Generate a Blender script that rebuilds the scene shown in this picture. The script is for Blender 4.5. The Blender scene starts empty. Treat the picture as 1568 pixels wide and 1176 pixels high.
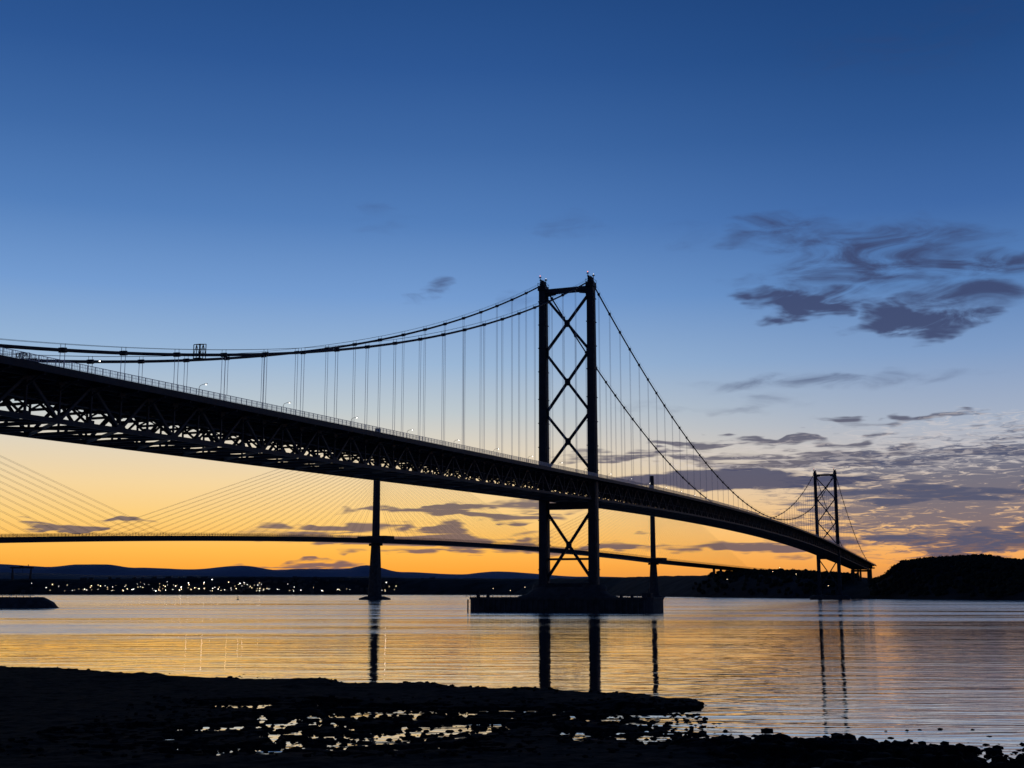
import bpy, math, random
import numpy as np
from mathutils import Vector
random.seed(7); rng=np.random.RandomState(11)
scene=bpy.context.scene
COL=scene.collection

# ---------------------------------------------------------------- materials
def mat(name,col,rough=.6,metal=0.,emit=None,es=0.,var=0.,scale=1.,bump=0.,spec=.5):
    m=bpy.data.materials.new(name); m.use_nodes=True
    nt=m.node_tree; b=nt.nodes['Principled BSDF']
    b.inputs['Base Color'].default_value=(*col,1); b.inputs['Roughness'].default_value=rough
    b.inputs['Metallic'].default_value=metal; b.inputs['Specular IOR Level'].default_value=spec
    if emit: 
        b.inputs['Emission Color'].default_value=(*emit,1); b.inputs['Emission Strength'].default_value=es
    if var>0:
        tc=nt.nodes.new('ShaderNodeTexCoord'); n=nt.nodes.new('ShaderNodeTexNoise')
        n.inputs['Scale'].default_value=scale; n.inputs['Detail'].default_value=3
        nt.links.new(tc.outputs['Object'],n.inputs['Vector'])
        r=nt.nodes.new('ShaderNodeValToRGB')
        r.color_ramp.elements[0].position=.3; r.color_ramp.elements[1].position=.7
        r.color_ramp.elements[0].color=(*[c*(1-var) for c in col],1)
        r.color_ramp.elements[1].color=(*[c*(1+var) for c in col],1)
        nt.links.new(n.outputs['Fac'],r.inputs['Fac']); nt.links.new(r.outputs['Color'],b.inputs['Base Color'])
        if bump>0:
            bp=nt.nodes.new('ShaderNodeBump'); bp.inputs['Distance'].default_value=bump
            nt.links.new(n.outputs['Fac'],bp.inputs['Height']); nt.links.new(bp.outputs['Normal'],b.inputs['Normal'])
    return m
M_steel=mat('painted_steel',(.026,.03,.038),.65,0,var=.3,scale=.4,spec=.2)
M_conc=mat('concrete',(.05,.05,.052),.85,var=.35,scale=.3,spec=.15)
M_rail=mat('galvanised_rail',(.55,.57,.6),.5,.1)
M_rope=mat('galvanised_rope',(.7,.7,.72),.45,.1)
M_asph=mat('asphalt',(.05,.05,.05),.9,var=.2,scale=.8,spec=.2)
M_stay=mat('stay_sheath',(.34,.32,.30),.6,spec=.2)
M_lamp=mat('lamp_glow',(1,.95,.85),.4,emit=(1,.93,.82),es=7)
M_mast=mat('mast_light',(1,.95,.85),.4,emit=(1,.9,.8),es=2.5)
M_red=mat('beacon_glow',(1,.2,.1),.4,emit=(1,.25,.12),es=2.5)
M_town=mat('town_glow',(1,.8,.5),.4,emit=(1,.74,.42),es=6)
M_town2=mat('town_glow_white',(1,.95,.85),.4,emit=(1,.93,.85),es=8)
M_wall=mat('house_wall',(.06,.055,.05),.8,var=.2,spec=.1)
M_far=mat('far_hill_haze',(.19,.20,.27),.95,var=.15,scale=.001,spec=.05)  # pale blue-grey aerial haze painted into the hill colour
M_mid=mat('mid_hill_haze',(.07,.08,.105),.95,var=.2,scale=.003,spec=.05)  # fainter distance haze mixed into the base colour, darker than the far ridge
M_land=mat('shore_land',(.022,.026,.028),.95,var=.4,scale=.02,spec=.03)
M_leaf=mat('tree_foliage',(.02,.026,.022),.95,var=.4,scale=.2,spec=.03)

# ---------------------------------------------------------------- mesh builder
class MB:
    def __init__(s): s.v=[]; s.f=[]
    def hexa(s,p):
        n=len(s.v); s.v+= [tuple(a) for a in p]
        for q in ((0,3,2,1),(4,5,6,7),(0,1,5,4),(1,2,6,5),(2,3,7,6),(3,0,4,7)): s.f.append(tuple(n+i for i in q))
    def beam(s,a,b,w,h=None,w2=None,h2=None,side=None):
        a=Vector(a); b=Vector(b); h=h or w; w2=w2 or w; h2=h2 or h
        d=(b-a).normalized()
        if side is None:
            up=Vector((0,0,1)) if abs(d.z)<.95 else Vector((V[0],V[1],0))
            sd=d.cross(up).normalized()
        else: sd=Vector(side).normalized()
        up=sd.cross(d).normalized()
        p=[]
        for c,ww,hh in ((a,w,h),(b,w2,h2)):
            for i,j in ((-1,-1),(1,-1),(1,1),(-1,1)): p.append(c+sd*(i*ww/2)+up*(j*hh/2))
        s.hexa(p)
    def tube(s,pts,r,n=6,r2=None):
        pts=[Vector(p) for p in pts]; base=len(s.v); N=len(pts)
        for k,p in enumerate(pts):
            d=(pts[min(k+1,N-1)]-pts[max(k-1,0)]).normalized()
            up=Vector((0,0,1)) if abs(d.z)<.95 else Vector((1,0,0))
            sd=d.cross(up).normalized(); u2=sd.cross(d)
            rr=r if r2 is None else r+(r2-r)*k/(N-1)
            for i in range(n):
                t=2*math.pi*i/n; s.v.append(tuple(p+sd*math.cos(t)*rr+u2*math.sin(t)*rr))
        for k in range(N-1):
            for i in range(n):
                j=(i+1)%n; s.f.append((base+k*n+i,base+k*n+j,base+(k+1)*n+j,base+(k+1)*n+i))
        s.f.append(tuple(base+i for i in range(n))[::-1]); s.f.append(tuple(base+(N-1)*n+i for i in range(n)))
    def loft(s,rings):
        n=len(rings[0]); base=len(s.v)
        for r in rings: s.v+=[tuple(p) for p in r]
        for k in range(len(rings)-1):
            for i in range(n):
                j=(i+1)%n; s.f.append((base+k*n+i,base+k*n+j,base+(k+1)*n+j,base+(k+1)*n+i))
        s.f.append(tuple(base+i for i in range(n))[::-1]); s.f.append(tuple(base+(len(rings)-1)*n+i for i in range(n)))
    def blob(s,c,r,sz=1.,jit=.25):
        n=len(s.v)
        for v in ICOV:
            k=1+random.uniform(-jit,jit); s.v.append((c[0]+v[0]*r*k,c[1]+v[1]*r*k,c[2]+v[2]*r*k*sz))
        for f in ICOF: s.f.append(tuple(n+i for i in f))
    def build(s,name,m,parent=None,smooth=False):
        me=bpy.data.meshes.new(name); me.from_pydata(s.v,[],s.f); me.update()
        me.materials.append(m)
        if smooth: me.polygons.foreach_set('use_smooth',[True]*len(me.polygons))
        o=bpy.data.objects.new(name,me); COL.objects.link(o)
        if parent: o.parent=parent
        return o
g=(1+5**.5)/2
ICOV=[Vector(v).normalized() for v in ((-1,g,0),(1,g,0),(-1,-g,0),(1,-g,0),(0,-1,g),(0,1,g),(0,-1,-g),(0,1,-g),(g,0,-1),(g,0,1),(-g,0,-1),(-g,0,1))]
ICOF=[(0,11,5),(0,5,1),(0,1,7),(0,7,10),(0,10,11),(1,5,9),(5,11,4),(11,10,2),(10,7,6),(7,1,8),(3,9,4),(3,4,2),(3,2,6),(3,6,8),(3,8,9),(4,9,5),(2,4,11),(6,2,10),(8,6,7),(9,8,1)]
def empty(name):
    e=bpy.data.objects.new(name,None); COL.objects.link(e); return e

# ================================================================ SUSPENSION BRIDGE
U=(.3574,.9340); V=(.9340,-.3574); N0=(26.3,572.)
def P(s,v,h): return Vector((N0[0]+U[0]*s+V[0]*v, N0[1]+U[1]*s+V[1]*v, h))
def PT(s,v,h): return P(s,v,h+(1.9 if h>100 else 0.))   # upper tower stage
SV=(V[0],V[1],0); SU=(U[0],U[1],0)
SPAN=1006.; SIDE=408.
def H(s):
    if s<0: return 60.9+.0268*s
    if s<=SPAN:
        x=s/SPAN; return 60.9+1.6*x+6.5*4*x*(1-x)
    return 62.5-.0243*(s-SPAN)
TOP=155.4
def HC(s):
    if s<0:
        x=-s/SIDE; return TOP+(49.5-TOP)*x-16.4*4*x*(1-x)
    if s<=SPAN:
        x=s/SPAN; return TOP-(TOP-71.2)*4*x*(1-x)
    x=(s-SPAN)/SIDE; return TOP+(53.5-TOP)*x-15*4*x*(1-x)
FRB=empty('suspension_bridge')
S0=-612; S1=1500
deck=MB(); edge=MB()
st=np.arange(S0,S1+.1,12.)
for a,b in zip(st[:-1],st[1:]):
    ha,hb=H(a),H(b)
    for v0,v1,t,top in ((-16.4,-12.9,.45,0),(12.9,16.4,.45,0),(-10.8,-.5,.9,0),(.5,10.8,.9,0)):
        deck.hexa([P(a,v0,ha-t),P(a,v1,ha-t),P(b,v1,hb-t),P(b,v0,hb-t),P(a,v0,ha),P(a,v1,ha),P(b,v1,hb),P(b,v0,hb)])
    for v0,v1,z0,z1 in ((-16.75,-16.41,-1.3,.15),(16.41,16.75,-1.3,.15),(-12.9,-10.81,-1.0,-.2),(10.81,12.9,-1.0,-.2),(-.49,.49,-.8,-.1)):
        edge.hexa([P(a,v0,ha+z0),P(a,v1,ha+z0),P(b,v1,hb+z0),P(b,v0,hb+z0),P(a,v0,ha+z1),P(a,v1,ha+z1),P(b,v1,hb+z1),P(b,v0,hb+z1)])
deck.build('roadway',M_asph,FRB); edge.build('deck_edge_girders',M_steel,FRB)
mk=MB()
for s in np.arange(-600,1490,9.):
    for v in (-5.6,5.6):
        mk.hexa([P(s,v-.08,H(s)+.004),P(s,v+.08,H(s)+.004),P(s+3,v+.08,H(s+3)+.004),P(s+3,v-.08,H(s+3)+.004),P(s,v-.08,H(s)+.012),P(s,v+.08,H(s)+.012),P(s+3,v+.08,H(s+3)+.012),P(s+3,v-.08,H(s+3)+.012)])
mk.build('lane_markings',mat('road_paint',(.7,.7,.7),.7),FRB)
tr=MB(); PN=9.14; DT=-1.35; DB=-9.5
stations=[-SIDE+PN*i for i in range(int((2*SIDE+SPAN)/PN)+1)]
for i,a in enumerate(stations):
    b=a+PN; m=(a+b)/2
    for v in (-12,12):
        tr.beam(P(a,v,H(a)+DT),P(b,v,H(b)+DT),.6,.8)
        tr.beam(P(a,v,H(a)+DB),P(b,v,H(b)+DB),.7,.95)
        tr.beam(P(a,v,H(a)+DT),P(a,v,H(a)+DB),.4)
        if i%2==0: tr.beam(P(a,v,H(a)+DB),P(b,v,H(b)+DT),.6)
        else: tr.beam(P(a,v,H(a)+DT),P(b,v,H(b)+DB),.6)
        for z in (DT-.5,DB+.5): tr.beam(P(a-.9,v,H(a)+z),P(a+.9,v,H(a)+z),.72,1.2)
    tr.beam(P(a,-16.3,H(a)-1.2),P(a,16.3,H(a)-1.2),.4,1.1)
    tr.beam(P(a,-12,H(a)-4.0),P(a,12,H(a)-4.0),.4,.55)
    tr.beam(P(a,-12,H(a)+DB),P(a,12,H(a)+DB),.6,.7)
    for k in range(4):
        v0=-12+6*k; z0,z1=((-4.0,-1.6),(-1.6,-4.0))[k%2]
        tr.beam(P(a,v0,H(a)+z0),P(a,v0+6,H(a)+z1),.35)
    tr.beam(P(a,-12,H(a)+DB),P(a,-5,H(a)-4),.42); tr.beam(P(a,12,H(a)+DB),P(a,5,H(a)-4),.42)
    if i%2==0:
        tr.beam(P(a,-12,H(a)+DB),P(b,0,H(b)+DB),.55); tr.beam(P(a,12,H(a)+DB),P(b,0,H(b)+DB),.55)
    else:
        tr.beam(P(a,0,H(a)+DB),P(b,-12,H(b)+DB),.55); tr.beam(P(a,0,H(a)+DB),P(b,12,H(b)+DB),.55)
    for sg in (-1,1): tr.beam(P(a,sg*12,H(a)-3.4),P(a,sg*16.2,H(a)-1.2),.3)
    for v in (-8,-4,4,8): tr.beam(P(a,v,H(a)-1.3),P(b,v,H(b)-1.3),.3,.7)
    tr.beam(P(a,7.2,H(a)-5.0),P(b,7.2,H(b)-5.0),1.2,.2)
tr.build('stiffening_truss',M_steel,FRB)
pr=MB()
for v in (-16.55,16.55):
    for a in np.arange(S0,S1-9,9.):
        b=a+9
        for z,t in ((1.55,.10),(.3,.06),(.95,.05)): pr.beam(P(a,v,H(a)+z),P(b,v,H(b)+z),t)
    s=S0
    while s<S1-10:
        pr.beam(P(s,v,H(s)+.15),P(s,v,H(s)+1.55),.09); s+=2.25
    s=-560.
    while s<420:
        pr.beam(P(s,v,H(s)+.3),P(s,v,H(s)+1.5),.05); s+=.45
for v in (-11.2,11.2,-.35,.35):
    for a in np.arange(S0,S1-9,9.):
        pr.beam(P(a,v,H(a)+.65),P(a+9,v,H(a+9)+.65),.08,.3)
        pr.beam(P(a,v,H(a)-.1),P(a,v,H(a)+.8),.12)
pr.build('parapet_railings',M_rail,FRB)
cb=MB(); hr=MB(); hg=MB()
for v in (-12,12):
    for lo,hi in ((-SIDE,0),(0,SPAN),(SPAN,SPAN+SIDE)):
        ss=np.linspace(lo,hi,61 if hi-lo<500 else 121)
        cb.tube([P(s,v,HC(s)) for s in ss],.36,8)
        for dv in (-.55,.55): hr.tube([P(s,v+dv,HC(s)+1.25) for s in ss],.035,4)
    for s in np.arange(-SIDE+PN*2,SPAN+SIDE,18.29):
        if abs(s)<6 or abs(s-SPAN)<6: continue
        hc=HC(s); hd=H(s)-1
        if hc<hd+1.2: continue
        cb.beam(P(s-.7,v,HC(s-.7)),P(s+.7,v,HC(s+.7)),.95,1.0)
        for ds in (-.66,.66): hg.beam(P(s+ds,v,hd),P(s+ds,v,hc),.085)
        hr.beam(P(s,v-.55,hc),P(s,v-.55,hc+1.3),.07); hr.beam(P(s,v+.55,hc),P(s,v+.55,hc+1.3),.07)
cb.build('main_cables',M_steel,FRB,True); hr.build('cable_hand_ropes',M_steel,FRB); hg.build('hangers',M_rope,FRB)
def tower(s0,name):
    P=PT
    t=MB(); h0=H(s0); zb=5.
    for v in (-12,12):
        def leg(z0,z1,wv,wu,wv2,wu2): 
            t.hexa([P(s0-wu/2,v-wv/2,z0),P(s0-wu/2,v+wv/2,z0),P(s0+wu/2,v+wv/2,z0),P(s0+wu/2,v-wv/2,z0),
                    P(s0-wu2/2,v-wv2/2,z1),P(s0-wu2/2,v+wv2/2,z1),P(s0+wu2/2,v+wv2/2,z1),P(s0+wu2/2,v-wv2/2,z1)])
        leg(zb,zb+5,4.6,6.6,4.2,6.2)
        leg(zb+5,150,3.7,5.8,3.0,4.6)
        leg(zb+5,148,4.3,3.4,3.6,2.6)
        for k in range(12):
            z=zb+14+k*11.4; f=1-(z/150)*.17
            leg(z,z+.35,4.45*f,5.95*f,4.45*f,5.95*f)
        leg(150,152.4,3.9,5.6,3.7,5.2)
        leg(152.4,155.,2.3,4.4,1.3,3.4)
        for ds in (-2.7,2.7):
            t.beam(P(s0+ds,v-1.9,153.6),P(s0+ds,v+1.9,153.6),.1)
            for dv in (-1.9,0,1.9): t.beam(P(s0+ds,v+dv,152.3),P(s0+ds,v+dv,153.7),.12)
        for dv in (-1.9,1.9): t.beam(P(s0-2.7,v+dv,153.6),P(s0+2.7,v+dv,153.6),.1)
        for ds,dv,hh in ((-1.6,-1.,157.2),(1.4,.9,156.5),(0,1.3,156.2),(.5,-1.4,156.4),(.2,-.3,155.8)):
            t.tube([P(s0+ds,v+dv,152),P(s0+ds,v+dv,hh)],.15,6)
            t.beam(P(s0+ds,v+dv-.6,hh-.6),P(s0+ds,v+dv+.6,hh-.6),.4)
    def X(z0,z1,w=1.25):
        for a,b in ((-10.4,10.4),(10.4,-10.4)):
            t.beam(P(s0,a,z0),P(s0,b,z1),w,w*.9)
        zm=(P(s0,0,z0).z+P(s0,0,z1).z)/2
        if zm>101.9: zm-=1.9
        t.beam(P(s0-.7,0,zm-1.6),P(s0-.7,0,zm+1.6),2.2,.3,side=SV); t.beam(P(s0+.7,0,zm-1.6),P(s0+.7,0,zm+1.6),2.2,.3,side=SV)
        for v,sg in ((-10.3,1),(10.3,-1)):
            for z in (z0,z1): t.beam(P(s0,v,z-1.5),P(s0,v,z+1.5),1.6,1.0,side=SV)
    t.beam(P(s0,-10.6,149.5),P(s0,10.6,149.5),3.6,2.0)
    t.beam(P(s0,-10.6,147.9),P(s0,-6,148.6),2.6,1.2); t.beam(P(s0,10.6,147.9),P(s0,6,148.6),2.6,1.2)
    zt=147.; zl=h0+4.; d=(zt-zl)/3
    for k in range(3): X(zl+k*d+.8,zl+(k+1)*d-.8)
    t.beam(P(s0,-10.6,h0-12.5),P(s0,10.6,h0-12.5),3.4,3.)
    X(15.5,h0-15.5,1.3)
    t.beam(P(s0,-10.2,24.),P(s0,10.2,24.),1.4,1.0)
    t.beam(P(s0,-10.2,12.2),P(s0,10.2,12.2),2.4,1.6)
    t.build(name,M_steel,FRB)
    b=MB()
    for v in (-12,12): b.blob(P(s0-1.6,v-1,157.4),.24)
    b.build(name+'_beacons',M_red,FRB)
    b=MB()
    for v in (-12,12): b.blob(P(s0+1.4,v+.9,156.7),.15)
    b.build(name+'_lights',M_mast,FRB)
tower(0,'main_tower_south'); tower(SPAN,'main_tower_north')
def ring(s0,v0,hu,hv,z,n=28,e=.5):
    r=[]
    for i in range(n):
        t=2*math.pi*i/n; c,sn=math.cos(t),math.sin(t)
        r.append(P(s0+hu*math.copysign(abs(c)**e,c),v0+hv*math.copysign(abs(sn)**e,sn),z))
    return r
pm=MB()
pm.loft([ring(0,-1.7,15,43.8,-3,32,.3),ring(0,-1.7,15,43.8,5.6,32,.3),ring(0,-1.7,15.4,44.1,5.7,32,.3),ring(0,-1.7,15.4,44.1,6.7,32,.3)])
pm.loft([ring(0,-1,12,24,6.6,28,.7),ring(0,-.5,10.5,19,8.4,28,.7),ring(0,0,9,16.5,10.6,28,.7),ring(0,0,8,15.6,11.2,28,.7)])
pm.loft([ring(0,-12,6,6,10,20,1),ring(0,-12,5.2,5.2,12.4,20,1)]); pm.loft([ring(0,12,6,6,10,20,1),ring(0,12,5.2,5.2,12.4,20,1)])
for v in (-42,-37,38,32,27): pm.beam(P(-8,v,6.6),P(-8,v,7.9),1.2,1.2)
pm.beam(P(-6,-42,6.6),P(-6,-42,10.2),.3); pm.beam(P(-6,39,6.6),P(-6,39,10.4),.3)
pm.beam(P(0,37,6.6),P(0,37,8.6),5,4)
for v in np.arange(-45,42,2.2): 
    pm.beam(P(-15.2,v,6.6),P(-15.2,v,7.8),.14)
pm.beam(P(-15.2,-45,7.75),P(-15.2,41,7.75),.12); pm.beam(P(-15.2,-45,7.2),P(-15.2,41,7.2),.08)
for v in np.arange(-44,41,2.6): pm.beam(P(-15.3,v,-2),P(-15.3,v,5.7),.5)
pm.loft([ring(SPAN,0,11,24,-3,28,.6),ring(SPAN,0,11,24,4,28,.6),ring(SPAN,0,9,19,5.5,28,.6)])
for s0,top in ((-SIDE,H(-SIDE)-9.6),(SPAN+SIDE,H(SPAN+SIDE)-9.6)):
    for v in (-12,12):
        pm.loft([ring(s0,v,4.6,3.6,-3,20,.5),ring(s0,v,3.2,2.6,top,20,.5)])
    pm.beam(P(s0,-12,top-2),P(s0,12,top-2),3.5,3)
for s0 in (-470,-535,-600,1455,1495):
    for v in (-8,8): pm.loft([ring(s0,v,2.2,1.9,-3,16,.6),ring(s0,v,1.7,1.5,H(s0)-4.5,16,.6)])
    pm.beam(P(s0,-14,H(s0)-4),P(s0,14,H(s0)-4),2.5,2.2)
for a,b in ((S0,-SIDE-1),(SPAN+SIDE+1,S1)):
    for v in (-8,8): pm.beam(P(a,v,H(a)-2.2),P(b,v,H(b)-2.2),1.2,3)
pm.build('piers',M_conc,FRB)
def cradle(s,v,L,hh):
    c=MB(); zs=lambda q:HC(q)
    for ds in (-L/2,0,L/2):
        for dv in (-.9,.9):
            c.beam(P(s+ds,v+dv,zs(s+ds)-.9),P(s+ds,v+dv,zs(s+ds)+hh),.14)
        c.beam(P(s+ds,v-.9,zs(s+ds)+hh),P(s+ds,v+.9,zs(s+ds)+hh),.14)
    for dv in (-.9,.9):
        for q in (-.9,.4,hh*.55,hh): c.beam(P(s-L/2,v+dv,zs(s-L/2)+q),P(s+L/2,v+dv,zs(s+L/2)+q),.12)
        c.beam(P(s-L/2,v+dv,zs(s-L/2)),P(s,v+dv,zs(s)+hh),.1); c.beam(P(s,v+dv,zs(s)+hh),P(s+L/2,v+dv,zs(s+L/2)),.1)
    c.beam(P(s-L/2,v,zs(s)-.9),P(s+L/2,v,zs(s)-.9),1.8,.15)
    c.build('cable_cradle',M_steel)
cradle(-308,12,2.2,2.5); cradle(-338,-12,2.,1.6)
def lamp_mesh():
    m=MB(); m.tube([(0,0,0),(0,0,4),(0,0,9)],.13,8,.07)
    m.tube([(0,0,9),(.3,0,9.5),(1.1,0,9.75),(1.9,0,9.8)],.06,6); m.tube([(0,0,0),(0,0,.9)],.2,8)
    m.beam((1.6,0,9.8),(2.5,0,9.85),.32,.16)
    n=len(m.f); m.blob((2.1,0,9.68),.2,.6,0)
    me=bpy.data.meshes.new('street_lamp'); me.from_pydata(m.v,[],m.f); me.materials.append(M_steel); me.materials.append(M_lamp)
    for i in range(n,len(m.f)): me.polygons[i].material_index=1
    return me
LM=lamp_mesh(); ang=math.atan2(V[1],V[0])
for s in range(-400,900,42):
    o=bpy.data.objects.new('street_lamp',LM); COL.objects.link(o)
    o.location=P(s,-11.9,H(s)-.2); o.rotation_euler[2]=ang

# ================================================================ CABLE-STAYED BRIDGE
QCB=empty('cable_stayed_bridge')
qB=Vector((-163,1480)); qd=Vector((-402,-617)); qn=Vector((617,-402)).normalized(); qu=qd.normalized()
def QH(t):
    if t>=-1: 
        h=71.5-10.7*t-19.7*t*t
        if t>.684: h=55-35*(t-.684)
        return h
    return 62.5-17*(-1-t)
def Q(t,w,h): p=qB+qd*t+qn*w; return Vector((p.x,p.y,h))
qk=MB(); tt=np.arange(-2.05,1.9,.02)
for a,b in zip(tt[:-1],tt[1:]):
    qk.hexa([Q(a,-11,QH(a)-4.6),Q(a,11,QH(a)-4.6),Q(b,11,QH(b)-4.6),Q(b,-11,QH(b)-4.6),Q(a,-19.5,QH(a)),Q(a,19.5,QH(a)),Q(b,19.5,QH(b)),Q(b,-19.5,QH(b))])
qk.build('box_deck',M_steel,QCB)
qs=MB()
for a,b in zip(tt[:-1],tt[1:]):
    for w in (-19.3,19.3):
        for z in (.8,1.7,2.6): qs.beam(Q(a,w,QH(a)+z),Q(b,w,QH(b)+z),.1,.28)
        for k in range(4):
            c=a+(b-a)*k/4; qs.beam(Q(c,w,QH(c)-.1),Q(c,w,QH(c)+2.9),.16)
qs.build('wind_shield',M_steel,QCB)
qt=MB(); qc=MB()
def qring(t,hu,hw,z,n=20):
    r=[]
    for i in range(n):
        a=2*math.pi*i/n; c,s=math.cos(a),math.sin(a); p=qB+qd*t+qu*(hu*math.copysign(abs(c)**.5,c))+qn*(hw*math.copysign(abs(s)**.5,s)); r.append(Vector((p.x,p.y,z)))
    return r
for t in (-1,0,1):
    hd=QH(t); tp=205.
    qt.loft([qring(t,7,7.2,0),qring(t,6,6.2,28),qring(t,4.4,4.6,hd-4),qring(t,3.7,4,hd+2),qring(t,2.9,3.2,tp-6),qring(t,2.7,3,tp)])
    qt.loft([qring(t,13,18,-3),qring(t,13,18,1.6),qring(t,8.5,10,4.2)])
    qt.hexa([Q(t-.012,-21,hd-2.),Q(t-.012,21,hd-2.),Q(t+.012,21,hd-2.),Q(t+.012,-21,hd-2.),Q(t-.012,-21,hd+3.4),Q(t-.012,21,hd+3.4),Q(t+.012,21,hd+3.4),Q(t+.012,-21,hd+3.4)])
    qt.beam(Q(t,-9,hd-6.5),Q(t,9,hd-6.5),4,3)
    for k in range(24):
        z=hd+58+ (tp-8-hd-58)*k/23
        for sg in (-1,1):
            tq=t+sg*(.045+.525*k/23)
            for w in (-1.8,1.8): qc.beam(Q(t,w*.6,z),Q(tq,w,QH(tq)),.14)
for t in (-1.55,-1.36,-1.72,-1.9,1.5,1.65):
    for w in (-7,7): qt.loft([ [Q(t,w,0)+Vector((math.cos(a)*3.2,math.sin(a)*3.2,-3)) for a in np.linspace(0,2*math.pi,13)[:-1]],[Q(t,w,QH(t)-4.4)+Vector((math.cos(a)*2.4,math.sin(a)*2.4,0)) for a in np.linspace(0,2*math.pi,13)[:-1]]])
qt.build('pylons',M_conc,QCB); qc.build('stay_cables',M_stay,QCB)

# ================================================================ noise helper
def vnoise(x,y,seed=0):
    xi=np.floor(x).astype(np.int64); yi=np.floor(y).astype(np.int64); fx=x-xi; fy=y-yi
    fx=fx*fx*(3-2*fx); fy=fy*fy*(3-2*fy)
    def h(a,b):
        n=(a*374761393+b*668265263+seed*974711)&0x7fffffff
        n=((n^(n>>13))*1274126177)&0x7fffffff
        return ((n^(n>>16))&0xffff)/65535.
    return (h(xi,yi)*(1-fx)+h(xi+1,yi)*fx)*(1-fy)+(h(xi,yi+1)*(1-fx)+h(xi+1,yi+1)*fx)*fy
def fbm(x,y,o=4,seed=0):
    r=0;a=.5;t=0
    for k in range(o):
        r=r+a*vnoise(x*2**k+17.3*k,y*2**k-9.1*k,seed+k); t+=a; a*=.5
    return r/t
def grid_mesh(name,XX,YY,ZZ,m,smooth=True):
    ny,nx=XX.shape; v=np.stack([XX.ravel(),YY.ravel(),ZZ.ravel()],1)
    idx=np.arange(nx*ny).reshape(ny,nx)
    f=np.stack([idx[:-1,:-1].ravel(),idx[:-1,1:].ravel(),idx[1:,1:].ravel(),idx[1:,:-1].ravel()],1)
    me=bpy.data.meshes.new(name); me.vertices.add(len(v)); me.vertices.foreach_set('co',v.ravel().astype(np.float32))
    me.loops.add(f.size); me.loops.foreach_set('vertex_index',f.ravel().astype(np.int32))
    me.polygons.add(len(f)); me.polygons.foreach_set('loop_start',(np.arange(len(f))*4).astype(np.int32))
    me.update(calc_edges=True); me.validate()
    if smooth: me.polygons.foreach_set('use_smooth',[True]*len(me.polygons))
    me.materials.append(m); o=bpy.data.objects.new(name,me); COL.objects.link(o); return o

# ================================================================ FORESHORE
shore=[(-6000,700),(-900,330),(-400,240),(-195,205),(-100,165),(-60.6,149),(-42,140),(-24.7,131),(-8.4,121.5),(-1.5,117.5),(9,111),(13.8,100.4),(11.5,92),(12.4,86.8),(15,79),(20,75.5),(28.7,72.5),(40,67),(60,56),(120,35),(400,-100),(6000,-1500)]
poly=shore+[(6000,-6000),(-6000,-6000)]
def sdist(X,Y):
    d=np.full(X.shape,1e9); ins=np.zeros(X.shape,bool)
    for (x0,y0),(x1,y1) in zip(shore[:-1],shore[1:]):
        dx,dy=x1-x0,y1-y0; t=np.clip(((X-x0)*dx+(Y-y0)*dy)/(dx*dx+dy*dy),0,1)
        d=np.minimum(d,np.hypot(X-x0-t*dx,Y-y0-t*dy))
    pp=poly+[poly[0]]
    for (x0,y0),(x1,y1) in zip(pp[:-1],pp[1:]):
        c=((y0>Y)!=(y1>Y)); 
        if y1!=y0: ins^= c&(X<(x1-x0)*(Y-y0)/(y1-y0)+x0)
    return np.where(ins,d,-d)
def axis(lo,hi,a,b,st):
    mid=np.arange(a,b,st); L=[];x=a;k=st
    while x>lo: k*=1.18; x-=k; L.append(x)
    R=[];x=mid[-1];k=st
    while x<hi: k*=1.18; x+=k; R.append(x)
    return np.array(L[::-1]+list(mid)+R)
xs=axis(-6000,6000,-66,42,.18); ys=axis(-6000,800,62,152,.18)
X,Y=np.meshgrid(xs,ys)
d=sdist(X,Y)
d=d+(fbm(X/14,Y/18,3,5)-.5)*11+(fbm(X/1.6,Y/1.6,3,9)-.5)*2.2
rk=fbm(X/1.1,Y/1.1,4,21); big=fbm(X/7,Y/7,3,33); fine=fbm(X/.55,Y/.55,3,81)
mound=fbm(X/5,Y/9,3,71)
land=.10+.16*(1-np.exp(-np.maximum(d,0)/3.))+(rk-.45)*.26+(big-.5)*.26
land=land+1.3*np.clip(mound-.5,0,1)*np.exp(-((d-5)/5)**2)
def sm(x,a,b): t=np.clip((x-a)/(b-a),0,1); return t*t*(3-2*t)
pn=fbm(X/4.6,Y/2.3,4,51)
def ell(cx,cy,rx,ry): return np.clip(1-((X-cx)/rx)**2-((Y-cy)/ry)**2,0,1)
pm_=np.maximum.reduce([ell(-20,101,8,5)*1.3,ell(-3,94.5,18,6)*1.3,ell(-10,81,20,12)*.98,ell(-17,84,9,9)*1.0,ell(-12,75,12,7)*1.0,ell(6,90,9,8)*.95,ell(8,80,8,7)*.8])
pool=sm(pm_*.8+(pn-.5)*2.2+(rk-.5)*2.4+(fine-.5)*2.2,.30,.42)*(pm_>0)
land=land*(1-pool)+(-.05+(rk-.5)*.16+(fine-.5)*.16)*pool
land=land*(1-.35*np.clip(pm_,0,1))
flat=sm(X,9,15)*sm(90-Y,0,8)
land=land-flat*(.26-.46*sm(rk*.6+pn*.5,.49,.64))*sm(Y,50,66)
land=np.where(d>0,land,np.maximum(-2.5,d*.1)+(rk-.5)*.2*np.exp(d/6.))
rise=sm(44-Y,0,40)*sm(d,0,30)
land=land+rise*7.0+ sm(d,60,500)*6*(fbm(X/150,Y/150,3,3))*sm(-Y,-40,60)
M_sh=mat('wet_seaweed_rock',(.0065,.0075,.008),.9,var=.6,scale=2.5,bump=.06,spec=.035)
grid_mesh('foreshore_ground',X,Y,land,M_sh)
rb=MB()
def hz(x,y):
    i=np.searchsorted(xs,x)-1; j=np.searchsorted(ys,y)-1; return land[j,i]
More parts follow.
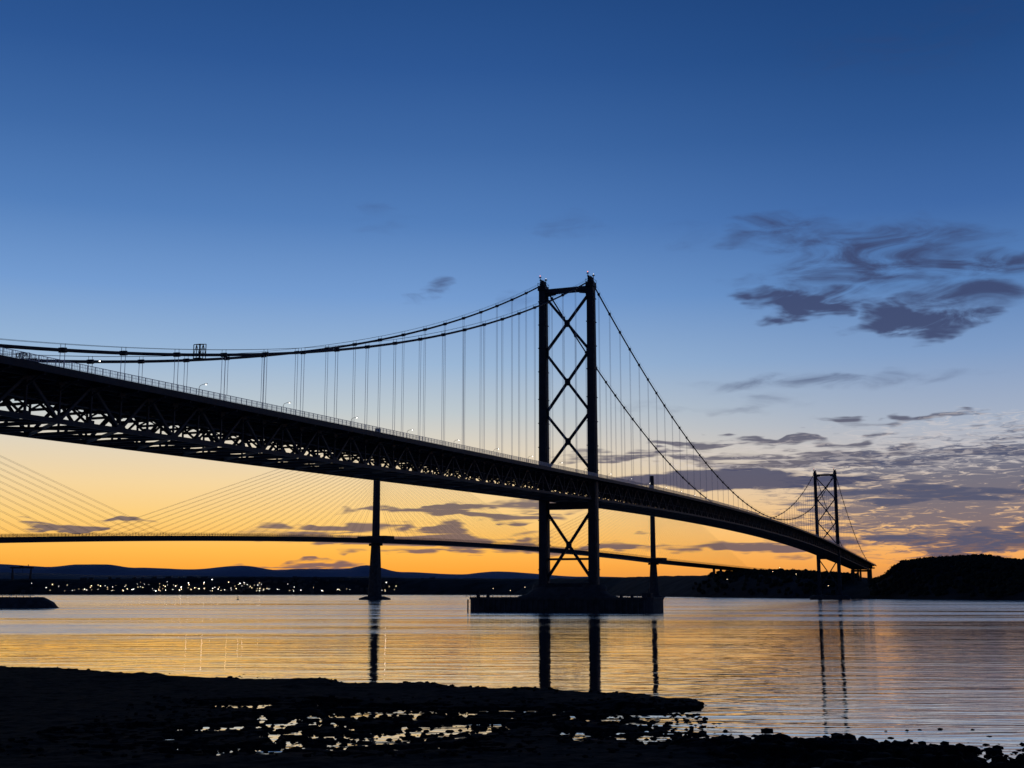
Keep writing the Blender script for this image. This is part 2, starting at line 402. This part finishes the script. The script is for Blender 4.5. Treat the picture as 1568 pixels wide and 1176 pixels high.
for k in range(2300):
    if k<800: x=random.uniform(11,42); y=72.5+random.gauss(0,3.4)-(x-12)*.12
    elif k<1100:
        i=random.randrange(5,16); q=random.random(); x=shore[i][0]*(1-q)+shore[i+1][0]*q+random.gauss(0,1.2); y=shore[i][1]*(1-q)+shore[i+1][1]*q+random.gauss(0,2.)
    else: x=random.uniform(-30,14); y=random.uniform(68,106)
    r=random.choice((.08,.12,.12,.18,.25,.4)) if k<800 else random.choice((.08,.12,.16,.22))
    rb.blob((x,y,max(hz(x,y),-.06)+r*.1),r*random.uniform(.8,1.3),.6,.3)
for x,y,r in ((20.6,80.5,.4),(21.4,80.8,.25),(19.8,80.2,.2),(27,84,.16),(28.5,84.4,.2),(30.5,84,.15),(24.5,83.2,.12),(26,83.5,.18)): rb.blob((x,y,0),r,.5,.3)
rb.build('shore_rocks',M_sh)

# ================================================================ WATER
M_w=bpy.data.materials.new('firth_water'); M_w.use_nodes=True
nt=M_w.node_tree; b=nt.nodes['Principled BSDF']; L=nt.links
def nd(t,**k):
    n=nt.nodes.new(t)
    for a,v in k.items(): setattr(n,a,v)
    return n
b.inputs['Base Color'].default_value=(.008,.016,.022,1); b.inputs['IOR'].default_value=1.333
geo=nd('ShaderNodeNewGeometry'); 
def mp(sc,rot=0):
    m=nd('ShaderNodeMapping'); m.inputs['Scale'].default_value=sc; m.inputs['Rotation'].default_value=(0,0,rot); L.new(geo.outputs['Position'],m.inputs['Vector']); return m
def noi(sc,det=3,rot=0):
    n=nd('ShaderNodeTexNoise',noise_dimensions='2D'); n.inputs['Scale'].default_value=1; n.inputs['Detail'].default_value=det
    L.new(mp(sc,rot).outputs[0],n.inputs['Vector']); return n.outputs['Fac']
def ma(op,a,b_=None,c=None,clamp=False):
    m=nd('ShaderNodeMath',operation=op); m.use_clamp=clamp
    for i,x in enumerate((a,b_,c)):
        if x is None: continue
        if isinstance(x,(int,float)): m.inputs[i].default_value=x
        else: L.new(x,m.inputs[i])
    return m.outputs[0]
sep=nd('ShaderNodeSeparateXYZ'); L.new(geo.outputs['Position'],sep.inputs[0])
lane=noi((.0022,.009,1),2)
lane2=noi((.003,.028,1),3)
yy=ma('ADD',sep.outputs['Y'],ma('MULTIPLY',ma('SUBTRACT',lane,.5),460.))
mr=nd('ShaderNodeMapRange',interpolation_type='SMOOTHSTEP'); L.new(yy,mr.inputs['Value'])
mr.inputs['From Min'].default_value=290; mr.inputs['From Max'].default_value=400
wind=ma('MULTIPLY',mr.outputs[0],ma('MULTIPLY_ADD',lane2,3.6,-1.1,True),clamp=True)
patch=ma('MULTIPLY_ADD',noi((.02,.07,1),2),1.9,0.)
rip=ma('ADD',ma('MULTIPLY',noi((.22,.95,1),1,.12),.8),ma('MULTIPLY',noi((.05,.27,1),2,-.06),2.1))
rip=ma('ADD',rip,ma('MULTIPLY',noi((1.1,3.0,1),1),.07))
hgt=ma('MULTIPLY',ma('MULTIPLY',rip,patch),ma('MULTIPLY_ADD',wind,.14,.036))
bp=nd('ShaderNodeBump'); bp.inputs['Strength'].default_value=1; bp.inputs['Distance'].default_value=1.
L.new(hgt,bp.inputs['Height']); L.new(bp.outputs[0],b.inputs['Normal'])
rg_=ma('MULTIPLY_ADD',wind,.18,.02); L.new(rg_,b.inputs['Roughness'])
gl=nd('ShaderNodeBsdfGlossy'); gl.inputs['Color'].default_value=(.97,.95,.93,1); L.new(rg_,gl.inputs['Roughness']); L.new(bp.outputs[0],gl.inputs['Normal'])
mx=nd('ShaderNodeMixShader'); mx.inputs[0].default_value=.66; L.new(b.outputs[0],mx.inputs[1]); L.new(gl.outputs[0],mx.inputs[2])
L.new(mx.outputs[0],nt.nodes['Material Output'].inputs['Surface'])
w=MB(); w.v=[(-60000,-8000,0),(60000,-8000,0),(60000,70000,0),(-60000,70000,0)]; w.f=[(0,1,2,3)]
w.build('water',M_w)

# ================================================================ FAR SHORE
def strip(name,ctrl,prof,m,step,namp,nsc,seed,direction=(0,1)):
    pts=[]; 
    for (x0,y0,h0),(x1,y1,h1) in zip(ctrl[:-1],ctrl[1:]):
        n=max(2,int(math.hypot(x1-x0,y1-y0)/step))
        for k in range(n):
            q=k/n; qq=q*q*(3-2*q); pts.append((x0+(x1-x0)*q,y0+(y1-y0)*q,h0+(h1-h0)*qq))
    pts.append(ctrl[-1]); A=np.array(pts)
    rows=[]
    for off,fr in prof:
        Xr=A[:,0]+direction[0]*off; Yr=A[:,1]+direction[1]*off
        nz=(fbm(Xr/nsc,Yr/nsc,5,seed)-.5)*2*namp
        rows.append((Xr,Yr,np.where(fr>.1,A[:,2]*fr+nz*fr,fr*A[:,2]-(1.5 if fr==0 else 0))))
    return grid_mesh(name,np.array([r[0] for r in rows]),np.array([r[1] for r in rows]),np.array([r[2] for r in rows]),m)
north=[(-9000,4300,60),(-3000,4300,60),(-1700,4300,56),(-1390,4250,58),(-900,4300,64),(-450,4300,58),(0,3900,52),(230,3200,50),(310,2300,44),(350,2050,43),(395,1830,36),(440,1740,22),(456,1700,24),(480,1640,50),(497,1560,52),(512,1480,50),(530,1400,43),(552,1330,44),(590,1250,46),(700,1120,56),(1500,950,60),(5000,800,60)]
dn=(.55,.83); PROF=[(0,0),(6,.06),(30,.22),(70,.55),(130,.88),(200,1.),(420,.92),(1200,.6),(3000,.3)]
strip('north_shore_land',north,PROF,M_land,8,3,60,2,dn)
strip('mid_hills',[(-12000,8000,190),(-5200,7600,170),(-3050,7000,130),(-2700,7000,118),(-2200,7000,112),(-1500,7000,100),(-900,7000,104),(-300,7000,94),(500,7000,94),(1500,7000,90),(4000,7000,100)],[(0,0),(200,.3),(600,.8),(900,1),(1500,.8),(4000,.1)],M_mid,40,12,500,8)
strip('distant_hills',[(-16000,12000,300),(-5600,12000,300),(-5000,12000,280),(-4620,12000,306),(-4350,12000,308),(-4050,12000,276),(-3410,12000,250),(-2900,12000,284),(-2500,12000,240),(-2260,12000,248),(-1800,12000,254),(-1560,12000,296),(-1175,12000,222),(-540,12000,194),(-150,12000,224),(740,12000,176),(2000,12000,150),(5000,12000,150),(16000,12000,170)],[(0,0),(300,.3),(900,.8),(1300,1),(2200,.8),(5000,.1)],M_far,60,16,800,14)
trb=MB()
def landh(x,y):
    for (x0,y0,h0),(x1,y1,h1) in zip(north[8:-1],north[9:]):
        a,b_,c,d_=x1-x0,dn[0],y1-y0,dn[1]; det=a*d_-b_*c
        if abs(det)<1e-6: continue
        q=((x-x0)*d_-b_*(y-y0))/det; o=(a*(y-y0)-c*(x-x0))/det
        if -.001<=q<=1.001 and o>0:
            qq=q*q*(3-2*q); h=h0+(h1-h0)*qq
            return h*np.interp(o,[p[0] for p in PROF],[p[1] for p in PROF]),o
    return None
def tree(x,y,z,h):
    r=h*.5
    trb.tube([(x,y,z-2.5),(x+.2,y,z+h*.6)],.35,4,.15)
    trb.blob((x,y,z+h*.3),r*.95,.8,.25)
    for k in range(4):
        a=random.uniform(0,6.28); rr=random.uniform(.2,.6)*r
        trb.blob((x+math.cos(a)*rr,y+math.sin(a)*rr,z+h*random.uniform(.35,.72)),r*random.uniform(.4,.62),.8,.3)
    for k in range(14):
        a=random.uniform(0,6.28); e=random.uniform(-.2,1.5); q=r*random.uniform(.75,1.05)
        c=Vector((x+math.cos(a)*math.cos(e)*q,y+math.sin(a)*math.cos(e)*q,z+h*.5+math.sin(e)*q*.8))
        n=len(trb.v)
        for _ in range(3): trb.v.append(tuple(c+Vector((random.gauss(0,.7),random.gauss(0,.7),random.gauss(0,.6)))))
        trb.f.append((n,n+1,n+2))
for k in range(3000):
    i=random.choice((8,9,10,11,12,13,13,14,14,15,15,16,16,17)); q=random.random(); o=random.choice((random.uniform(8,330),random.uniform(120,300)))
    x=north[i][0]*(1-q)+north[i+1][0]*q+dn[0]*o; y=north[i][1]*(1-q)+north[i+1][1]*q+dn[1]*o
    r=landh(x,y); sv=(x-N0[0])*V[0]+(y-N0[1])*V[1]
    if r is None or abs(sv)<22: continue
    tree(x,y,r[0]-1,8.5+7*(fbm(np.array(x/45.),np.array(y/45.),2,4)-.5)+random.uniform(-1.5,1.8))
trb.build('distant_trees',M_leaf)
tw=MB(); lt=MB(); lt2=MB()
def shoreh(o,h=58): return h*np.interp(o,[p[0] for p in PROF],[p[1] for p in PROF])
for k in range(230):
    x=random.choice((random.gauss(-1250,170),random.gauss(-950,160),random.uniform(-1700,-250))); o=random.uniform(10,150)
    px=x+dn[0]*o; y=4300+dn[1]*o; z=shoreh(o)-1; wd=random.uniform(7,16); dp=8; hh=random.uniform(5,9)
    tw.hexa([(px-wd/2,y-dp/2,z-3),(px+wd/2,y-dp/2,z-3),(px+wd/2,y+dp/2,z-3),(px-wd/2,y+dp/2,z-3),(px-wd/2,y-dp/2,z+hh),(px+wd/2,y-dp/2,z+hh),(px+wd/2,y+dp/2,z+hh),(px-wd/2,y+dp/2,z+hh)])
    n=len(tw.v); tw.v+=[(px-wd/2,y-dp/2,z+hh),(px+wd/2,y-dp/2,z+hh),(px+wd/2,y+dp/2,z+hh),(px-wd/2,y+dp/2,z+hh),(px-wd/2,y,z+hh+4),(px+wd/2,y,z+hh+4)]
    tw.f+=[(n,n+1,n+5,n+4),(n+2,n+3,n+4,n+5),(n,n+4,n+3),(n+1,n+2,n+5)]
for k in range(150):
    u=random.random()
    x=random.gauss(-1290,170) if u<.45 else (random.gauss(-960,110) if u<.72 else random.uniform(-1720,-380))
    o=min(abs(random.gauss(18,26))+6,110); px=x+dn[0]*o; y=4270+dn[1]*o; z=shoreh(o)+9
    r=random.choice((.5,.6,.8,1.,1.4))
    (lt if random.random()<.6 else lt2).blob((px,y,z),r,1,0)
    tw.tube([(px,y,z-11),(px,y,z)],.2,4)
for x,y,z in ((-60,3950,20),(40,3850,24),(-600,4330,18),(400,1905,40),(410,1900,46),(430,1880,36),(360,2080,30),(-5,3900,14),(455,1790,18)):
    lt.blob((x,y,z),.5*y/2600,1,0)
TWN=empty('town'); tw.build('houses',M_wall,TWN); lt.build('street_lights_warm',M_town,TWN); lt2.build('street_lights_white',M_town2,TWN)
gc=MB(); cx,cy=-1745,4420; 
for dx in (-33,33):
    for dy in (-12,12): gc.beam((cx+dx+ (3 if dx<0 else -3),cy+dy,20),(cx+dx,cy,92),3.2)
    gc.beam((cx+dx,cy-14,30),(cx+dx,cy+14,30),3)
for dy in (-5,5): gc.beam((cx-40,cy+dy,95),(cx+40,cy+dy,95),3,6)
gc.beam((cx-8,cy,99),(cx+6,cy,99),9,5); gc.beam((cx+3,cy,92),(cx+3,cy,78),.8); gc.beam((cx+22,cy,98),(cx+22,cy,106),2)
gc.build('gantry_crane',M_steel)
bw=MB()
def bring(hx,hy,z): 
    return [(-312+hx*math.copysign(abs(math.cos(t))**.5,math.cos(t))+random.uniform(-.5,.5),706+hy*math.copysign(abs(math.sin(t))**.7,math.sin(t))+random.uniform(-.4,.4),z+random.uniform(-.15,.15)) for t in np.linspace(0,2*math.pi,49)[:-1]]
bw.loft([bring(58,13,-2),bring(55,11,.6),bring(52,9,3.2),bring(47,7.5,5.9),bring(46,7,6.2)])
for x in np.arange(-352,-270,4): bw.beam((x,704,6),(x,704,7.2),.2)
bw.beam((-352,704,7.1),(-270,704,7.1),.15)
bw.build('breakwater',M_conc)
bu=MB(); bu.tube([(0,0,-1),(0,0,.8)],1.5,12); bu.tube([(0,0,.8),(0,0,1.2)],1.5,12,.8)
for a in range(4): bu.beam((math.cos(a*1.57)*.9,math.sin(a*1.57)*.9,1),(math.cos(a*1.57)*.25,math.sin(a*1.57)*.25,4),.12)
bu.blob((0,0,4.3),.45,1,0); o=bu.build('navigation_buoy',M_steel); o.location=(-330,1500,0)

# ================================================================ WORLD
W=bpy.data.worlds.new('World'); scene.world=W; W.use_nodes=True
W.cycles.sampling_method='NONE'
nt=W.node_tree; L=nt.links; nt.nodes.clear()
out=nd('ShaderNodeOutputWorld'); bg=nd('ShaderNodeBackground')
tc=nd('ShaderNodeTexCoord'); sp=nd('ShaderNodeSeparateXYZ'); L.new(tc.outputs['Generated'],sp.inputs[0])
R2D=57.29578
az=ma('MULTIPLY',ma('ARCTAN2',sp.outputs[0],sp.outputs[1]),R2D); el=ma('MULTIPLY',ma('ARCSINE',sp.outputs[2]),R2D)
def ramp(fac,stops,interp='LINEAR'):
    r=nd('ShaderNodeValToRGB'); cr=r.color_ramp; cr.interpolation=interp
    while len(cr.elements)<len(stops): cr.elements.new(.5)
    for e,(p,c) in zip(cr.elements,stops): e.position=p; e.color=(*c,1)
    L.new(fac,r.inputs['Fac']); return r.outputs['Color']
def lin(r,g_,b_): return tuple(((c/255)/12.92 if c/255<=.04045 else ((c/255+.055)/1.055)**2.4) for c in (r,g_,b_))
elf=ma('DIVIDE',el,60.,clamp=True)
glow=ramp(elf,[(0,lin(230,142,58)),(.9/60,lin(250,164,58)),(1.9/60,lin(254,187,80)),(3.3/60,lin(252,206,122)),(4.8/60,lin(244,213,158)),(6.6/60,lin(222,211,190)),(8.3/60,lin(188,200,206)),(10.5/60,lin(152,182,214)),(13.6/60,lin(114,155,208)),(17/60,lin(81,126,186)),(20.5/60,lin(60,104,165)),(24/60,lin(43,86,148)),(28/60,lin(31,72,130)),(40/60,lin(20,48,98)),(1,lin(13,30,66))])
coolr=ramp(elf,[(0,lin(170,118,92)),(1.2/60,lin(244,164,84)),(2.6/60,lin(246,188,124)),(4/60,lin(224,190,158)),(5.5/60,lin(196,188,186)),(7.5/60,lin(164,176,196)),(10.5/60,lin(126,156,198)),(13.6/60,lin(88,130,186)),(17/60,lin(61,103,165)),(20.5/60,lin(44,86,146)),(24/60,lin(31,72,129)),(28/60,lin(23,60,115)),(40/60,lin(15,40,86)),(1,lin(12,28,62))])
night=ramp(elf,[(0,lin(62,66,94)),(8/60,lin(58,74,112)),(20/60,lin(38,62,106)),(1,lin(13,30,66))])
def mixc(f,a,b_):
    m=nd('ShaderNodeMix',data_type='RGBA'); L.new(f,m.inputs[0]) 
    for i,x in ((6,a),(7,b_)):
        if isinstance(x,tuple): m.inputs[i].default_value=(*x,1)
        else: L.new(x,m.inputs[i])
    return m.outputs[2]
def sstep(v,a,b_):
    m=nd('ShaderNodeMapRange',interpolation_type='SMOOTHSTEP'); L.new(v,m.inputs[0]); m.inputs[1].default_value=a; m.inputs[2].default_value=b_; return m.outputs[0]
sky=mixc(sstep(az,-6.,24.),glow,coolr)
aabs=ma('ABSOLUTE',ma('ADD',az,4.))
sky=mixc(sstep(aabs,45,120),sky,night)
cv=nd('ShaderNodeCombineXYZ'); L.new(az,cv.inputs[0]); L.new(el,cv.inputs[1])
def wn(sx,sy,det,rough=.55,dist=0.,off=0.,rot=0.):
    m=nd('ShaderNodeMapping'); m.inputs['Scale'].default_value=(sx,sy,1); m.inputs['Location'].default_value=(off,off*.7,0); m.inputs['Rotation'].default_value=(0,0,rot); L.new(cv.outputs[0],m.inputs[0])
    n=nd('ShaderNodeTexNoise',noise_dimensions='2D'); n.inputs['Scale'].default_value=1; n.inputs['Detail'].default_value=det; n.inputs['Roughness'].default_value=rough; n.inputs['Distortion'].default_value=dist
    L.new(m.outputs[0],n.inputs['Vector']); return n
wrp=wn(.3,.9,3)
vm=nd('ShaderNodeVectorMath',operation='MULTIPLY_ADD'); L.new(wrp.outputs['Color'],vm.inputs[0]); vm.inputs[1].default_value=(6.,1.8,0); L.new(cv.outputs[0],vm.inputs[2])
vs=nd('ShaderNodeVectorMath',operation='SUBTRACT'); L.new(vm.outputs[0],vs.inputs[0]); vs.inputs[1].default_value=(3.,.9,0)
ve=nd('ShaderNodeVectorMath',operation='MULTIPLY_ADD'); L.new(wrp.outputs['Color'],ve.inputs[0]); ve.inputs[1].default_value=(2.,.5,0); L.new(cv.outputs[0],ve.inputs[2])
def blobs(lst,src):
    acc=None
    for (a,e,ra,re,s) in lst:
        v=nd('ShaderNodeVectorMath',operation='MULTIPLY_ADD'); L.new(src,v.inputs[0])
        v.inputs[1].default_value=(1/ra,1/re,0); v.inputs[2].default_value=(-a/ra,-e/re,0)
        dt=nd('ShaderNodeVectorMath',operation='DOT_PRODUCT'); L.new(v.outputs[0],dt.inputs[0]); L.new(v.outputs[0],dt.inputs[1])
        x=ma('MULTIPLY_ADD',dt.outputs['Value'],-s,s)
        acc=ma('MAXIMUM',x,0.) if acc is None else ma('MAXIMUM',acc,x)
    return acc
n1=wn(.30,1.05,5,.6,.5,3.,.2).outputs['Fac']
high=blobs([(13.9,12.9,3.8,1.,2.0),(18.8,12.1,3.1,1.05,1.8),(13.2,16.3,3.8,1.3,.78),(17.,14.8,7,2.,.98),(21.6,14.3,4.5,1.,1.15),(20.8,12.9,4,1.,.9),(-3.7,14.,1.6,.5,.7),(-6.6,17.4,1.7,.9,.3),(3.,17.,2.,.6,.34),(8.,16.2,2.6,.9,.34),(.3,13.4,1.8,.7,.45),(15,9.4,8,.7,.55),(9.5,8.4,6,.4,.45),(19,24,8,2.4,.32)],vs.outputs[0])
hm=sstep(ma('MULTIPLY',high,ma('MULTIPLY_ADD',n1,3.2,-.75)),.05,1.3)
sky=mixc(ma('MULTIPLY',hm,.9),sky,lin(56,65,102))
n2=wn(.22,3.0,4,.6,.3,5.).outputs['Fac']
low=blobs([(-2.55,3.6,5.,.35,1.7),(-5.8,2.55,7.5,.6,1.5),(-2.5,2.0,7,.4,1.3),(-18.8,2.9,4.,.22,1.6),(-9,1.1,3.4,.35,1.2),(1.,4.,4.,.4,1.2),(5,2.2,7,.3,1.),(12.4,2.1,8,.5,1.1),(17.,6.0,11,.4,1.5),(12,6.8,7,.35,1.3),(7,6.2,6,.3,1.2),(20,4.2,8,.6,1.6),(22,2.2,7,.8,1.6),(20,7.6,8,.3,.8)],vs.outputs[0])
lm=sstep(ma('MULTIPLY',low,ma('MULTIPLY_ADD',n2,4.0,-1.2)),.2,.95)
sky=mixc(ma('MULTIPLY',lm,.86),sky,lin(76,77,100))
n3=wn(.9,6.4,4,.65,.6,11.,-.03).outputs['Fac']
alt=blobs([(20.,4.0,9.5,3.2,1.),(25,4.6,8,3.2,1.)],cv.outputs[0])
am=sstep(ma('MULTIPLY_ADD',n3,1.2,ma('MULTIPLY',alt,.38)),.66,.93)
am=ma('MULTIPLY',am,ma('MINIMUM',ma('MULTIPLY',alt,2.2),1.),clamp=True)
sky=mixc(ma('MULTIPLY',am,.82),sky,lin(76,84,112))
n4=wn(1.1,7.5,4,.65,.8,23.,.05).outputs['Fac']
al2=blobs([(16,6.1,12,.9,1.),(22,6.8,8,1.2,.8)],vs.outputs[0])
bm=ma('MULTIPLY',sstep(n4,.46,.64),ma('MINIMUM',ma('MAXIMUM',al2,0.),.36))
sky=mixc(bm,sky,lin(218,208,204))
strk=blobs([(11.2,5.38,3.8,.62,2.6),(13.6,5.2,5.0,.32,2.0),(8.6,5.35,4.2,.3,1.6)],ve.outputs[0])
sm_=sstep(ma('MULTIPLY',strk,ma('MULTIPLY_ADD',n3,2.,0.)),.15,.95)
sky=mixc(ma('MULTIPLY',sm_,.93),sky,lin(68,74,103))
L.new(sky,bg.inputs['Color']); bg.inputs['Strength'].default_value=1.0
ns=nd('ShaderNodeTexSky',sky_type='NISHITA'); ns.sun_disc=False; ns.sun_elevation=math.radians(1.0); ns.sun_rotation=math.radians(-6)
b2=nd('ShaderNodeBackground'); L.new(ns.outputs[0],b2.inputs[0]); b2.inputs[1].default_value=.002
ad=nd('ShaderNodeAddShader'); L.new(bg.outputs[0],ad.inputs[0]); L.new(b2.outputs[0],ad.inputs[1]); L.new(ad.outputs[0],out.inputs[0])

# the sun has set: the lamp stands just under the horizon behind the bridges
sd=bpy.data.lights.new('sun','SUN'); sd.energy=.02; sd.angle=math.radians(.5); sd.color=(1,.6,.3)
so=bpy.data.objects.new('sun',sd); COL.objects.link(so); so.rotation_euler=Vector((math.sin(math.radians(6)),-math.cos(math.radians(6)),.035)).to_track_quat('-Z','Y').to_euler()

# ================================================================ CAMERA
cam=bpy.data.cameras.new('camera'); cam.lens=36*1880/1568; cam.sensor_width=36; cam.clip_start=.5; cam.clip_end=120000
co=bpy.data.objects.new('camera',cam); COL.objects.link(co); co.location=(0,0,9.0)
co.rotation_euler=(math.radians(90+9.62),0,0); scene.camera=co
scene.view_settings.view_transform='Standard'; scene.view_settings.look='None'; scene.view_settings.exposure=0
